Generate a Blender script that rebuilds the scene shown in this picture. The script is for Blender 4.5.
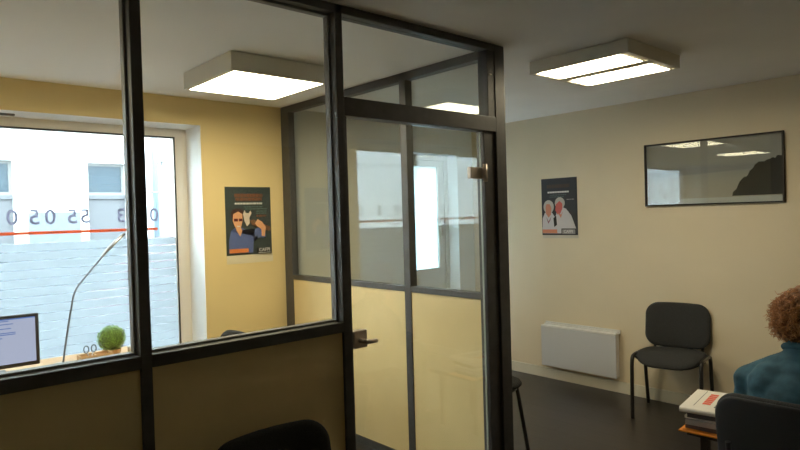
import bpy, bmesh, math, random
from mathutils import Vector, Matrix, Euler, noise
random.seed(7)
PI = math.pi
S = bpy.context.scene
COL = S.collection
for o in list(bpy.data.objects): bpy.data.objects.remove(o)

# ------------------------------------------------------------------ camera
cam_d = bpy.data.cameras.new('camera'); cam = bpy.data.objects.new('camera', cam_d); COL.objects.link(cam)
RT = Vector((0.74558498, -0.66579707, -0.02858836)); UP = Vector((0.03099317, -0.00820914, 0.99948588)); FW = Vector((0.66568946, 0.74608771, -0.01451455))
M = Matrix((RT, UP, -FW)).transposed().to_4x4(); M.translation = Vector((0, 0, 1.5281))
cam.matrix_world = M
cam_d.sensor_width = 36; cam_d.lens = 612.8 / 800 * 36; cam_d.clip_start = .05
S.camera = cam
# ------------------------------------------------------------------ world, exposure
w = bpy.data.worlds.new('overcast_sky'); S.world = w; w.use_nodes = True
bg = w.node_tree.nodes['Background']; bg.inputs[0].default_value = (.80, .91, 1.0, 1); bg.inputs[1].default_value = 17.0
S.view_settings.view_transform = 'Standard'; S.view_settings.look = 'None'
S.view_settings.exposure = 0.0; S.view_settings.gamma = 1.0; S.view_settings.use_curve_mapping = False
OFFICE_LAMP = 25.5; WAIT_LAMP = 28.0

# ------------------------------------------------------------------ materials
def mat(name, col, rough=.6, metal=0, spec=.5, noise_amt=0, scale=8, bump=0, bscale=60, emit=None, estr=0, coat=0, bdist=.002):
    m = bpy.data.materials.new(name); m.use_nodes = True; nt = m.node_tree; b = nt.nodes['Principled BSDF']
    b.inputs['Base Color'].default_value = (*col, 1); b.inputs['Roughness'].default_value = rough
    b.inputs['Metallic'].default_value = metal; b.inputs['Specular IOR Level'].default_value = spec
    b.inputs['Coat Weight'].default_value = coat
    tc = nt.nodes.new('ShaderNodeTexCoord')
    if noise_amt:
        n = nt.nodes.new('ShaderNodeTexNoise'); n.inputs['Scale'].default_value = scale; n.inputs['Detail'].default_value = 5
        nt.links.new(tc.outputs['Object'], n.inputs['Vector'])
        r = nt.nodes.new('ShaderNodeValToRGB'); r.color_ramp.elements[0].position = .3; r.color_ramp.elements[1].position = .7
        r.color_ramp.elements[0].color = (*[c * (1 - noise_amt) for c in col], 1); r.color_ramp.elements[1].color = (*[min(1, c * (1 + noise_amt)) for c in col], 1)
        nt.links.new(n.outputs['Fac'], r.inputs[0]); nt.links.new(r.outputs[0], b.inputs['Base Color'])
    if bump:
        n2 = nt.nodes.new('ShaderNodeTexNoise'); n2.inputs['Scale'].default_value = bscale; n2.inputs['Detail'].default_value = 4
        nt.links.new(tc.outputs['Object'], n2.inputs['Vector'])
        bp = nt.nodes.new('ShaderNodeBump'); bp.inputs['Strength'].default_value = bump; bp.inputs['Distance'].default_value = bdist
        nt.links.new(n2.outputs['Fac'], bp.inputs['Height']); nt.links.new(bp.outputs[0], b.inputs['Normal'])
    if emit:
        b.inputs['Emission Color'].default_value = (*emit, 1); b.inputs['Emission Strength'].default_value = estr
    return m
def glass_mat(name, tint=(.95, .97, .96), refl=1.6, ior=1.5):
    m = bpy.data.materials.new(name); m.use_nodes = True; nt = m.node_tree; nt.nodes.clear()
    out = nt.nodes.new('ShaderNodeOutputMaterial'); mx = nt.nodes.new('ShaderNodeMixShader')
    t = nt.nodes.new('ShaderNodeBsdfTransparent'); t.inputs[0].default_value = (*tint, 1)
    g = nt.nodes.new('ShaderNodeBsdfGlossy'); g.inputs['Roughness'].default_value = .0
    # thin pane: facing-independent Fresnel (same value on the front and the back face)
    lw = nt.nodes.new('ShaderNodeLayerWeight'); lw.inputs['Blend'].default_value = .5
    p = nt.nodes.new('ShaderNodeMath'); p.operation = 'POWER'; p.inputs[1].default_value = 4.2
    a = nt.nodes.new('ShaderNodeMath'); a.operation = 'MULTIPLY_ADD'; a.inputs[1].default_value = .9; a.inputs[2].default_value = .042 * refl; a.use_clamp = True
    nt.links.new(lw.outputs['Facing'], p.inputs[0]); nt.links.new(p.outputs[0], a.inputs[0]); nt.links.new(a.outputs[0], mx.inputs[0])
    nt.links.new(t.outputs[0], mx.inputs[1]); nt.links.new(g.outputs[0], mx.inputs[2]); nt.links.new(mx.outputs[0], out.inputs[0])
    return m
def film_mat(name, col, stripes):
    m = bpy.data.materials.new(name); m.use_nodes = True; nt = m.node_tree; nt.nodes.clear()
    N = nt.nodes.new; L = nt.links.new
    out = N('ShaderNodeOutputMaterial'); mx = N('ShaderNodeMixShader'); t = N('ShaderNodeBsdfTransparent')
    tl = N('ShaderNodeBsdfTranslucent'); tl.inputs[0].default_value = (*col, 1)
    t.inputs[0].default_value = (.97, .98, 1, 1)
    if stripes:
        tc = N('ShaderNodeTexCoord'); sx = N('ShaderNodeSeparateXYZ'); L(tc.outputs['Object'], sx.inputs[0])
        md = N('ShaderNodeMath'); md.operation = 'PINGPONG'; md.inputs[1].default_value = .0285
        L(sx.outputs['Z'], md.inputs[0])
        # clear gaps get thinner towards the bottom of the film
        gp = N('ShaderNodeMapRange'); gp.inputs[1].default_value = .85; gp.inputs[2].default_value = 1.2; gp.inputs[3].default_value = .0012; gp.inputs[4].default_value = .0042
        L(sx.outputs['Z'], gp.inputs[0])
        lt = N('ShaderNodeMath'); lt.operation = 'LESS_THAN'; L(md.outputs[0], lt.inputs[0]); L(gp.outputs[0], lt.inputs[1])
        f = N('ShaderNodeMapRange'); f.inputs[3].default_value = .93; f.inputs[4].default_value = .25; L(lt.outputs[0], f.inputs[0])
        L(f.outputs[0], mx.inputs[0])
    else: mx.inputs[0].default_value = .97
    L(t.outputs[0], mx.inputs[1]); L(tl.outputs[0], mx.inputs[2]); L(mx.outputs[0], out.inputs[0])
    return m
def emis(name, col, s):
    m = bpy.data.materials.new(name); m.use_nodes = True; nt = m.node_tree; nt.nodes.clear()
    out = nt.nodes.new('ShaderNodeOutputMaterial'); e = nt.nodes.new('ShaderNodeEmission'); e.inputs[0].default_value = (*col, 1); e.inputs[1].default_value = s
    nt.links.new(e.outputs[0], out.inputs[0]); return m
def floor_mat():
    m = bpy.data.materials.new('dark_laminate_planks'); m.use_nodes = True; nt = m.node_tree; b = nt.nodes['Principled BSDF']; N = nt.nodes.new; L = nt.links.new
    tc = N('ShaderNodeTexCoord'); mp = N('ShaderNodeMapping'); mp.inputs['Rotation'].default_value = (0, 0, PI / 2); L(tc.outputs['Object'], mp.inputs[0])
    br = N('ShaderNodeTexBrick'); br.offset = .4; br.inputs['Scale'].default_value = 1; br.inputs['Brick Width'].default_value = 1.25; br.inputs['Row Height'].default_value = .19
    br.inputs['Mortar Size'].default_value = .0025; br.inputs['Color1'].default_value = (.027, .024, .023, 1); br.inputs['Color2'].default_value = (.037, .032, .031, 1); br.inputs['Mortar'].default_value = (.012, .01, .009, 1)
    L(mp.outputs[0], br.inputs['Vector'])
    mp2 = N('ShaderNodeMapping'); mp2.inputs['Scale'].default_value = (40, 2.2, 1); L(tc.outputs['Object'], mp2.inputs[0])
    n = N('ShaderNodeTexNoise'); n.inputs['Scale'].default_value = 1.5; n.inputs['Detail'].default_value = 6; L(mp2.outputs[0], n.inputs['Vector'])
    r = N('ShaderNodeMapRange'); r.inputs[3].default_value = .6; r.inputs[4].default_value = 1.45; L(n.outputs['Fac'], r.inputs[0])
    mx = N('ShaderNodeMix'); mx.data_type = 'RGBA'; mx.blend_type = 'MULTIPLY'; mx.inputs[0].default_value = 1
    L(br.outputs['Color'], mx.inputs[6]); L(r.outputs[0], mx.inputs[7]); L(mx.outputs[2], b.inputs['Base Color'])
    b.inputs['Roughness'].default_value = .34
    bp = N('ShaderNodeBump'); bp.inputs['Strength'].default_value = .25; bp.inputs['Distance'].default_value = .001; L(n.outputs['Fac'], bp.inputs['Height']); L(bp.outputs[0], b.inputs['Normal'])
    return m
MT = dict(
 cream=mat('cream_paint', (.75, .65, .475), .75, noise_amt=.02, scale=3, bump=.15, bscale=180),
 yellow=mat('warm_yellow_paint', (.86, .665, .325), .75, noise_amt=.03, scale=3, bump=.15, bscale=180),
 white_wall=mat('white_paint', (.88, .88, .87), .7, bump=.12, bscale=160),
 ceil=mat('ceiling_paint', (.90, .885, .86), .85, noise_amt=.03, scale=2, bump=.1, bscale=150),
 floor=floor_mat(),
 base=mat('baseboard_paint', (.74, .70, .58), .45),
 alu=mat('dark_anodised_aluminium', (.060, .058, .058), .5, metal=0, noise_amt=.15, scale=20),
 bead=mat('glazing_bead_grey', (.16, .155, .15), .5, metal=0),
 panel=mat('cream_laminate_panel', (.74, .575, .29), .42, noise_amt=.04, scale=5),
 gasket=mat('black_rubber', (.02, .02, .022), .6),
 glass=glass_mat('clear_glass', refl=1.3),
 outer_glass=glass_mat('window_glass', (.93, .97, .98), 1.6),
 pvc=mat('white_window_frame', (.76, .73, .68), .4, noise_amt=.02),
 pvc_beige=mat('beige_window_frame', (.82, .75, .66), .45),
 film=film_mat('frosted_film_with_clear_lines', (.43, .445, .455), True),
 frost=film_mat('frosted_glass_film', (.70, .78, .80), False),
 red=film_mat('orange_red_vinyl', (.50, .15, .06), False),
 letter=film_mat('grey_violet_vinyl', (.27, .255, .30), False),
 chrome=mat('satin_steel', (.58, .50, .42), .4, metal=.3),
 steel=mat('brushed_steel', (.5, .5, .52), .3, metal=1),
 fabric=mat('black_woven_fabric', (.020, .021, .021), .95, noise_amt=.35, scale=260, bump=.6, bscale=500, spec=.25),
 fabric_g=mat('charcoal_woven_fabric', (.042, .044, .046), .9, noise_amt=.3, scale=260, bump=.6, bscale=500, spec=.25),
 plastic=mat('black_plastic', (.022, .022, .024), .5, bump=.2, bscale=300),
 tube=mat('black_powder_coat', (.018, .017, .017), .35),
 lamp_box=mat('white_enamel', (.70, .66, .56), .45),
 opal=emis('opal_diffuser_lit', (1.0, .86, .58), OFFICE_LAMP),
 tubes=emis('fluorescent_strip_lit', (1.0, .86, .58), WAIT_LAMP),
 louvre=mat('lamp_reflector', (.8, .78, .7), .25, metal=.3),
 heater=mat('heater_front_grey', (.60, .61, .64), .45),
 heater_w=mat('heater_white', (.74, .74, .73), .4),
 frame_blk=mat('black_picture_frame', (.014, .010, .009), .55), pic_glass=glass_mat('picture_glass', refl=.6),
 wood=mat('light_beech', (.62, .40, .20), .45, noise_amt=.15, scale=9),
 darkwood=mat('dark_brown_veneer', (.035, .026, .021), .3, noise_amt=.2, scale=12),
 orange=mat('orange_card', (.80, .28, .03), .5),
 paper=mat('white_paper', (.78, .76, .72), .8),
 paper2=mat('grey_paper', (.42, .41, .43), .7),
 paper3=mat('dark_magazine_cover', (.10, .09, .11), .35),
 ink=mat('grey_ink', (.20, .20, .22), .8), redink=mat('red_ink', (.75, .13, .08), .8),
 leaf=mat('box_leaf_green', (.24, .42, .08), .55, noise_amt=.5, scale=40),
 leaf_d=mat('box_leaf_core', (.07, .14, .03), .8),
 stone=mat('pale_facade_render', (.88, .87, .84), .9, noise_amt=.03, scale=.8),
 stone_g=mat('grey_shutter_paint', (.115, .115, .12), .7), stone_l=mat('grey_infill_panel', (.15, .16, .175), .8),
 blueglass=mat('far_window_glass', (.03, .05, .065), .15, spec=.35),
 frame_w=mat('far_window_frame', (.22, .21, .20), .6),
 pipe=mat('blue_grey_zinc', (.17, .22, .25), .5), asphalt=mat('asphalt', (.02, .02, .022), .9, noise_amt=.2, scale=20, bump=.4), pavement=mat('pavement', (.035, .035, .036), .95, noise_amt=.1, scale=6),
 skin=mat('skin', (.62, .36, .25), .5, noise_amt=.05, scale=12),
 jacket=mat('blue_teal_jacket_cloth', (.035, .095, .135), .85, noise_amt=.25, scale=25, bump=.35, bscale=220, spec=.3),
 trousers=mat('dark_trousers', (.02, .02, .028), .9, bump=.3, bscale=200), shoe=mat('black_leather_shoe', (.015, .014, .014), .35),
 hair=mat('curly_auburn_hair', (.45, .20, .075), .5, noise_amt=.45, scale=60, spec=.4), hair_d=mat('auburn_hair_underlayer', (.20, .08, .028), .7, noise_amt=.4, scale=70),
 lips=mat('lips', (.45, .15, .13), .45), eye=mat('eye_white', (.75, .73, .7), .2), iris=mat('iris_brown', (.08, .04, .02), .2),
)

# ------------------------------------------------------------------ helpers
def bm_new(): return bmesh.new()
def box(bm, x0, x1, y0, y1, z0, z1, mi=0, bev=0, mtx=None):
    r = bmesh.ops.create_cube(bm, size=1); vs = r['verts']
    for v in vs: v.co = Vector(((x0 + x1) / 2 + v.co.x * (x1 - x0), (y0 + y1) / 2 + v.co.y * (y1 - y0), (z0 + z1) / 2 + v.co.z * (z1 - z0)))
    fs = {f for v in vs for f in v.link_faces}
    for f in fs: f.material_index = mi
    if bev:
        es = list({e for v in vs for e in v.link_edges})
        rr = bmesh.ops.bevel(bm, geom=es, offset=bev, segments=2, affect='EDGES', profile=.6)
        for f in rr['faces']: f.material_index = mi
        vs = list({v for f in rr['faces'] for v in f.verts} | {v for v in vs if v.is_valid})
    if mtx is not None: bmesh.ops.transform(bm, matrix=mtx, verts=[v for v in vs if v.is_valid])
    return vs
def tube(bm, pts, r, n=10, mi=0, cap=True, smooth=0):
    pts = [Vector(p) for p in pts]
    for _ in range(smooth):
        q = [pts[0]]
        for a, b in zip(pts, pts[1:]): q += [a.lerp(b, .25), a.lerp(b, .75)]
        q.append(pts[-1]); pts = q
    rs = r if isinstance(r, (list, tuple)) else [r] * len(pts)
    if len(rs) != len(pts): rs = [rs[0] + (rs[-1] - rs[0]) * i / (len(pts) - 1) for i in range(len(pts))]
    rings = []; t0 = (pts[1] - pts[0]).normalized(); up = Vector((0, 0, 1)) if abs(t0.z) < .9 else Vector((1, 0, 0))
    side = t0.cross(up).normalized()
    for i, p in enumerate(pts):
        t = (pts[min(i + 1, len(pts) - 1)] - pts[max(i - 1, 0)]).normalized()
        side = (side - t * side.dot(t)).normalized(); u2 = t.cross(side)
        rings.append([bm.verts.new(p + (side * math.cos(2 * PI * k / n) + u2 * math.sin(2 * PI * k / n)) * rs[i]) for k in range(n)])
    for a, b in zip(rings, rings[1:]):
        for k in range(n):
            f = bm.faces.new((a[k], a[(k + 1) % n], b[(k + 1) % n], b[k])); f.material_index = mi; f.smooth = True
    if cap:
        f = bm.faces.new(rings[0][::-1]); f.material_index = mi
        f = bm.faces.new(rings[-1]); f.material_index = mi
def ball(bm, c, r, sub=2, mi=0, rot=None):
    v = bmesh.ops.create_icosphere(bm, subdivisions=sub, radius=1)['verts']
    r = Vector(r) if isinstance(r, (tuple, list, Vector)) else Vector((r, r, r))
    for q in v:
        p = Vector((q.co.x * r.x, q.co.y * r.y, q.co.z * r.z))
        if rot: p = rot @ p
        q.co = p + Vector(c)
    for f in {f for q in v for f in q.link_faces}: f.material_index = mi; f.smooth = True
def prism(bm, pts, d, mi=0):            # pts: 3D polygon, d: extrusion vector
    d = Vector(d); a = [bm.verts.new(Vector(p)) for p in pts]; b = [bm.verts.new(Vector(p) + d) for p in pts]; n = len(pts)
    fs = [bm.faces.new(a[::-1]), bm.faces.new(b)] + [bm.faces.new((a[i], a[(i + 1) % n], b[(i + 1) % n], b[i])) for i in range(n)]
    for f in fs: f.material_index = mi
    return a + b
def obj(name, bm, mats, parent=None, smooth=False, recalc=True):
    if recalc: bmesh.ops.recalc_face_normals(bm, faces=bm.faces)
    me = bpy.data.meshes.new(name); bm.to_mesh(me); bm.free()
    for m in (mats if isinstance(mats, (list, tuple)) else [mats]): me.materials.append(m)
    if smooth:
        for p in me.polygons: p.use_smooth = True
    o = bpy.data.objects.new(name, me); COL.objects.link(o)
    if parent: o.parent = parent
    return o
def tag(o, label, cat, group=None, kind=None):
    o['label'] = label; o['category'] = cat
    if group: o['group'] = group
    if kind: o['kind'] = kind
    return o
def thing(name, label, cat, loc=(0, 0, 0), rz=0, group=None):
    o = bpy.data.objects.new(name, None); COL.objects.link(o); o.empty_display_size = .1
    o.location = loc; o.rotation_euler = (0, 0, rz); return tag(o, label, cat, group)
def struct(name, bm, mats, parent=None, **k):
    o = obj(name, bm, mats, parent, **k)
    if parent is None: o['kind'] = 'structure'
    return o
def sroot(name, loc=(0, 0, 0)):
    o = bpy.data.objects.new(name, None); COL.objects.link(o); o.location = loc; o['kind'] = 'structure'; return o
def one(name, args, m, parent=None, bev=0):
    b = bm_new(); box(b, *args, bev=bev); return obj(name, b, m, parent)
def holed(bm, ax, u0, u1, z0, z1, t0, t1, holes, mi=0):   # wall in plane of axis ax ('x': runs along x) with holes (u0,u1,z0,z1)
    us = sorted({u0, u1, *[h[0] for h in holes], *[h[1] for h in holes]}); zs = sorted({z0, z1, *[h[2] for h in holes], *[h[3] for h in holes]})
    us = [u for u in us if u0 <= u <= u1]; zs = [z for z in zs if z0 <= z <= z1]
    for a, b in zip(us, us[1:]):
        for c, d in zip(zs, zs[1:]):
            mu, mz = (a + b) / 2, (c + d) / 2
            if any(h[0] < mu < h[1] and h[2] < mz < h[3] for h in holes): continue
            if ax == 'x': box(bm, a, b, t0, t1, c, d, mi)
            else: box(bm, t0, t1, a, b, c, d, mi)
    bmesh.ops.remove_doubles(bm, verts=bm.verts, dist=1e-5)
    # drop internal faces shared by neighbouring cells
    seen = {}
    for f in bm.faces: seen.setdefault(frozenset(v.index for v in f.verts), []).append(f)
    kill = []
    bm.verts.index_update(); seen = {}
    for f in bm.faces: seen.setdefault(tuple(sorted(v.index for v in f.verts)), []).append(f)
    for v in seen.values():
        if len(v) > 1: kill += v
    bmesh.ops.delete(bm, geom=kill, context='FACES_ONLY')
def text_into(bm, body, size, mtx, mi, extrude=.0006, bold=0):
    cu = bpy.data.curves.new('t', 'FONT'); cu.body = body; cu.size = size; cu.extrude = extrude; cu.align_x = 'CENTER'; cu.align_y = 'CENTER'; cu.offset = bold; cu.resolution_u = 3
    to = bpy.data.objects.new('t', cu); COL.objects.link(to); bpy.context.view_layer.update()
    me = bpy.data.meshes.new_from_object(to.evaluated_get(bpy.context.evaluated_depsgraph_get()))
    me.transform(mtx); nf = len(bm.faces); bm.from_mesh(me); bm.faces.ensure_lookup_table()
    for f in bm.faces[nf:]: f.material_index = mi
    bpy.data.objects.remove(to); bpy.data.curves.remove(cu); bpy.data.meshes.remove(me)

H = 2.4; XL, XR = -2.4, 4.747; YF, YB = -2.3, 4.184; YO = 4.55
# ------------------------------------------------------------------ room shell
struct('floor', (lambda b: (box(b, XL, XR, YF, YB, -.12, 0), b)[1])(bm_new()), MT['floor'])
struct('ceiling', (lambda b: (box(b, XL, XR, YF, YB, H, H + .15), b)[1])(bm_new()), MT['ceil'])
b = bm_new(); box(b, XR, XR + .15, YF - .15, YO, -.12, H + .15); struct('wall_right', b, MT['cream'])
b = bm_new(); box(b, XL - .15, XL, YF - .15, YO, -.12, H + .15); struct('wall_left', b, MT['cream'])
b = bm_new(); box(b, XL, XR, YF - .15, YF, -.12, H + .15); struct('wall_near', b, MT['cream'])
WX0, WX1, WZ0, WZ1 = -.9, 1.859, .48, 2.2115
DX0, DX1, DZ1 = 3.80, 4.52, 2.12
PX = 2.56
b = bm_new(); holed(b, 'x', XL, XR, -.12, H + .15, YB, YO, [(WX0, WX1, WZ0, WZ1), (DX0, DX1, -.12, DZ1), ])
for f in b.faces:                     # two paints: yellow in the office, white in the waiting room and in the window reveals
    c = f.calc_center_median(); n = f.normal
    if abs(c.y - YB) < 1e-3: f.material_index = 0
    else: f.material_index = 1
bmesh.ops.bisect_plane(b, geom=b.verts[:] + b.edges[:] + b.faces[:], plane_co=(PX, 0, 0), plane_no=(1, 0, 0))
for f in b.faces:
    c = f.calc_center_median()
    if abs(c.y - YB) < 1e-3 and c.x > PX: f.material_index = 1
struct('wall_back', b, [MT['yellow'], MT['white_wall']])
b = bm_new(); box(b, XR - .014, XR, YF, YB, 0, .095, bev=.003); struct('baseboard_right', b, MT['base'])
b = bm_new(); box(b, XL, DX0 - .04, YB - .014, YB, 0, .095, bev=.003); box(b, DX1 + .04, XR - .015, YB - .014, YB, 0, .095, bev=.003); struct('baseboard_back', b, MT['base'])

# main window: frame, glass, film, lettering
wn = sroot('window_1')
FY0, FY1 = 4.44, 4.51; GX1, GZ1, GZ0 = 1.768, 2.147, .56
b = bm_new(); holed(b, 'x', WX0, WX1, WZ0, WZ1, FY0, FY1, [(WX0 + .09, GX1, GZ0, GZ1)]); obj('window_frame', b, MT['pvc_beige'], wn)
b = bm_new(); holed(b, 'x', WX0 + .085, GX1 + .006, GZ0 - .006, GZ1 + .006, FY0 - .004, FY0 + .002, [(WX0 + .095, GX1 - .004, GZ0 + .004, GZ1 - .004)]); obj('gasket', b, MT['gasket'], wn)
one('glass_pane', (WX0 + .09, GX1, 4.470, 4.4715, GZ0, GZ1), MT['outer_glass'], wn)
one('frosted_film', (WX0 + .09, GX1, 4.4685, 4.4690, GZ0, 1.427), MT['film'], wn)
one('red_stripe', (WX0 + .09, 1.640, 4.4680, 4.4685, 1.477, 1.496), MT['red'], wn)
b = bm_new(); MX = Matrix.Rotation(PI / 2, 4, 'X')
for ch, x in (('0', 1.618), ('3', 1.392), ('5', 1.162), ('5', 1.083), ('0', .955), ('5', .864), ('0', .743)):
    text_into(b, ch, .135, Matrix.Translation((x, 4.4682, 1.583)) @ Matrix.Scale(-1, 4, (1, 0, 0)) @ MX, 0, extrude=.0002, bold=.0015)
obj('phone_number_lettering', b, MT['letter'], wn)
b = bm_new(); box(b, WX0, WX1, 4.16, 4.44, WZ0 - .001, WZ0 + .025, bev=.003); obj('window_sill', b, MT['pvc'], wn)
b = bm_new(); box(b, .42, .75, 4.30, 4.325, WZ1 - .012, WZ1 + .002, bev=.004); obj('soffit_grille', b, MT['bead'], wn)

# entrance door in the back wall of the waiting side
dr = sroot('door_1')
b = bm_new(); holed(b, 'x', DX0, DX1, 0, DZ1, 4.32, 4.39, [(DX0 + .05, DX1 - .05, -.01, DZ1 - .05)]); obj('door_frame', b, MT['pvc'], dr)
GA, GB = DX0 + .18, 4.385
b = bm_new(); holed(b, 'x', DX0 + .052, DX1 - .052, .01, DZ1 - .052, 4.33, 4.38, [(GA, GB, 1.0, 2.01)]); obj('door_leaf', b, MT['pvc'], dr)
one('glass_pane', (GA, GB, 4.352, 4.3535, 1.0, 2.01), MT['outer_glass'], dr)
one('frosted_film', (GA, GB, 4.350, 4.3505, 1.0, 2.01), MT['frost'], dr)
b = bm_new(); box(b, 4.408, 4.438, 4.318, 4.33, 1.32, 1.50, bev=.003); tube(b, [(4.423, 4.32, 1.43), (4.423, 4.28, 1.43), (4.33, 4.275, 1.43)], .009); obj('door_handle', b, MT['chrome'], dr)

# ------------------------------------------------------------------ glazed partition, the run that faces the camera
PY0, PY1 = 2.024, 2.096
fr = thing('glazed_partition', 'dark framed glass and cream panel partition with door opening, running across the foreground', 'partition', (0, 0, 0))
def frame_bar(name, x0, x1, y0, y1, z0, z1, parent, m='alu'):
    return one(name, (x0, x1, y0, y1, z0, z1), MT[m], parent, bev=.003)
frame_bar('post', XL + .002, XL + .04, PY0, PY1, 0, 2.399, fr)
frame_bar('post', .676, .712, PY0, PY1, 0, 2.399, fr)
frame_bar('post', 1.483, 1.519, PY0, PY1, 0, 2.399, fr)
frame_bar('corner_post', 2.490, 2.568, PY0, PY1 + .02, 0, 2.399, fr)
frame_bar('door_jamb', 1.519, 1.537, PY0 + .012, PY1 - .008, 0, 1.948, fr)
frame_bar('door_jamb', 2.405, 2.490, PY0 + .012, PY1 - .008, 0, 1.948, fr)
frame_bar('door_jamb', 2.435, 2.490, PY0 + .004, PY1 - .004, 2.025, 2.364, fr)
frame_bar('post', -.850, -.814, PY0, PY1, 0, 2.399, fr)
segs = [(XL + .04, -.850), (-.814, .676), (.712, 1.483)]
frame_bar('top_rail', XL + .04, 2.490, PY0, PY1 - .0005, 2.364, 2.399, fr)
for a, c in segs:
    frame_bar('middle_rail', a, c, PY0, PY1, 1.059, 1.101, fr)
    frame_bar('bottom_rail', a, c, PY0, PY1, 0, .07, fr)
    one('cream_panel', (a, c, PY0 + .014, PY1 - .014, .07, 1.059), MT['panel'], fr)
    one('glass_pane', (a, c, 2.057, 2.063, 1.101, 2.364), MT['glass'], fr)
    b = bm_new(); holed(b, 'x', a, c, 1.101, 2.364, 2.064, 2.0955, [(a + .008, c - .008, 1.109, 2.356)]); obj('glazing_bead', b, MT['bead'], fr)
frame_bar('transom', 1.519, 2.490, PY0, PY1, 1.948, 2.025, fr)
one('transom_glass', (1.519, 2.435, 2.057, 2.063, 2.025, 2.364), MT['glass'], fr)
b = bm_new(); box(b, 2.447, 2.462, PY0 - .003, PY0 + .004, 2.236, 2.242); obj('screw_cap', b, MT['paper'], fr)

# ------------------------------------------------------------------ side run
SX0, SX1 = 2.515, 2.570
sd = thing('glazed_partition', 'dark framed partition run behind the glass door, cream lower panels and glass above', 'partition', (0, 0, 0))
frame_bar('post', SX0, SX1, 4.075, YB - .001, 0, 2.399, sd)
frame_bar('post', SX0, SX1, 2.738, 2.795, 0, 2.399, sd)
frame_bar('top_rail', SX0, SX1, 2.117, 4.075, 2.350, 2.3985, sd)
for a, c in ((2.795, 4.075), (2.117, 2.738)):
    frame_bar('middle_rail', SX0, SX1, a, c, 1.064, 1.099, sd)
    frame_bar('bottom_rail', SX0 - .001, SX1, a, c, 0, .05, sd)
    one('cream_panel', (SX0 + .006, SX1 - .006, a, c, .05, 1.064), MT['panel'], sd)
    one('glass_pane', (2.556, 2.562, a, c, 1.099, 2.350), MT['glass'], sd)

# ------------------------------------------------------------------ glass door (closed leaf)
gd = thing('glass_door', 'frameless clear glass door closed in the dark partition, steel lever handle on its left edge', 'door', (0, 0, 0))
one('glass_leaf', (1.541, 2.392, 2.050, 2.058, .008, 1.942), MT['glass'], gd)
b = bm_new(); box(b, 2.391, 2.3955, 2.0495, 2.0585, .008, 1.942); obj('glass_edge', b, mat('green_glass_edge', (.45, .5, .42), .2), gd)
for z in (1.735, .25):
    b = bm_new(); box(b, 2.305, 2.392, 2.042, 2.066, z - .029, z + .029, bev=.003); tube(b, [(2.400, 2.030, z - .045), (2.400, 2.030, z + .045)], .011, 12); box(b, 2.392, 2.404, 2.036, 2.062, z - .03, z + .03)
    obj('patch_hinge', b, MT['chrome'], gd)
hd = bm_new(); box(hd, 1.543, 1.612, 2.036, 2.072, .978, 1.052, bev=.003); lk = obj('lock_case', hd, MT['chrome'], gd)
b = bm_new(); tube(b, [(1.575, 2.036, 1.010), (1.575, 1.995, 1.010)], .010, 12); tube(b, [(1.572, 1.994, 1.010), (1.590, 1.990, 1.010), (1.628, 1.990, 1.008)], [.010, .010, .0085], 12)
tube(b, [(1.575, 2.072, 1.010), (1.575, 2.113, 1.010)], .010, 12); tube(b, [(1.572, 2.114, 1.010), (1.628, 2.116, 1.008)], .009, 12)
obj('lever', b, MT['chrome'], lk)

# ------------------------------------------------------------------ ceiling lights
def hollow_box(bm, x0, x1, y0, y1, z0, z1, holes):
    box(bm, x0, x1, y0, y1, z0 + .004, z1, bev=.004)
    us = sorted({x0, x1, *[h[0] for h in holes], *[h[1] for h in holes]}); ys = sorted({y0, y1, *[h[2] for h in holes], *[h[3] for h in holes]})
    for a, c in zip(us, us[1:]):
        for d, e in zip(ys, ys[1:]):
            if any(h[0] < (a + c) / 2 < h[1] and h[2] < (d + e) / 2 < h[3] for h in holes): continue
            box(bm, a, c, d, e, z0, z0 + .006)
cl = thing('ceiling_light', 'square white ceiling box with one large opal panel, lit above the office', 'ceiling light', (0, 0, 0))
b = bm_new(); hollow_box(b, 1.462, 2.062, 2.895, 3.495, 2.300, 2.3985, [(1.487, 2.040, 2.915, 3.475)]); obj('housing', b, MT['lamp_box'], cl)
one('diffuser', (1.488, 2.039, 2.916, 3.474, 2.2995, 2.3035), MT['opal'], cl)
for lb, dx, dy in [('square opal ceiling box further left in the office, seen only mirrored in the picture glass', -2.07, .17)]:
    q = thing('ceiling_light', lb, 'ceiling light', (dx, dy, 0))
    for o in (c for c in list(bpy.data.objects) if c.parent == cl):
        n = o.copy(); COL.objects.link(n); n.parent = q
c2 = thing('ceiling_light', 'square white ceiling box with two bright strip openings, lit above the waiting side', 'ceiling light', (0, 0, 0))
X0, X1, Y0, Y1 = 2.950, 3.545, 1.536, 2.142; Z0 = 2.325
hs = [(2.962, 3.205, 1.556, 2.118), (3.292, 3.530, 1.556, 2.118)]
b = bm_new(); hollow_box(b, X0, X1, Y0, Y1, Z0, 2.3985, hs); obj('housing', b, MT['lamp_box'], c2)
for h in hs:
    b = bm_new(); box(b, h[0] + .002, h[1] - .002, h[2] + .035, h[3] - .035, Z0 + .0005, Z0 + .0035); obj('lit_tube_strip', b, MT['tubes'], c2)
    b = bm_new()
    for k in range(9):
        y = h[2] + .02 + k * (h[3] - h[2] - .04) / 8; box(b, h[0], h[1], y - .0012, y + .0012, Z0 - .004, Z0 + .0004)
    box(b, (h[0] + h[1]) / 2 - .001, (h[0] + h[1]) / 2 + .001, h[2], h[3], Z0 - .004, Z0 + .0004)
    obj('louvre', b, MT['louvre'], c2)

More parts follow.
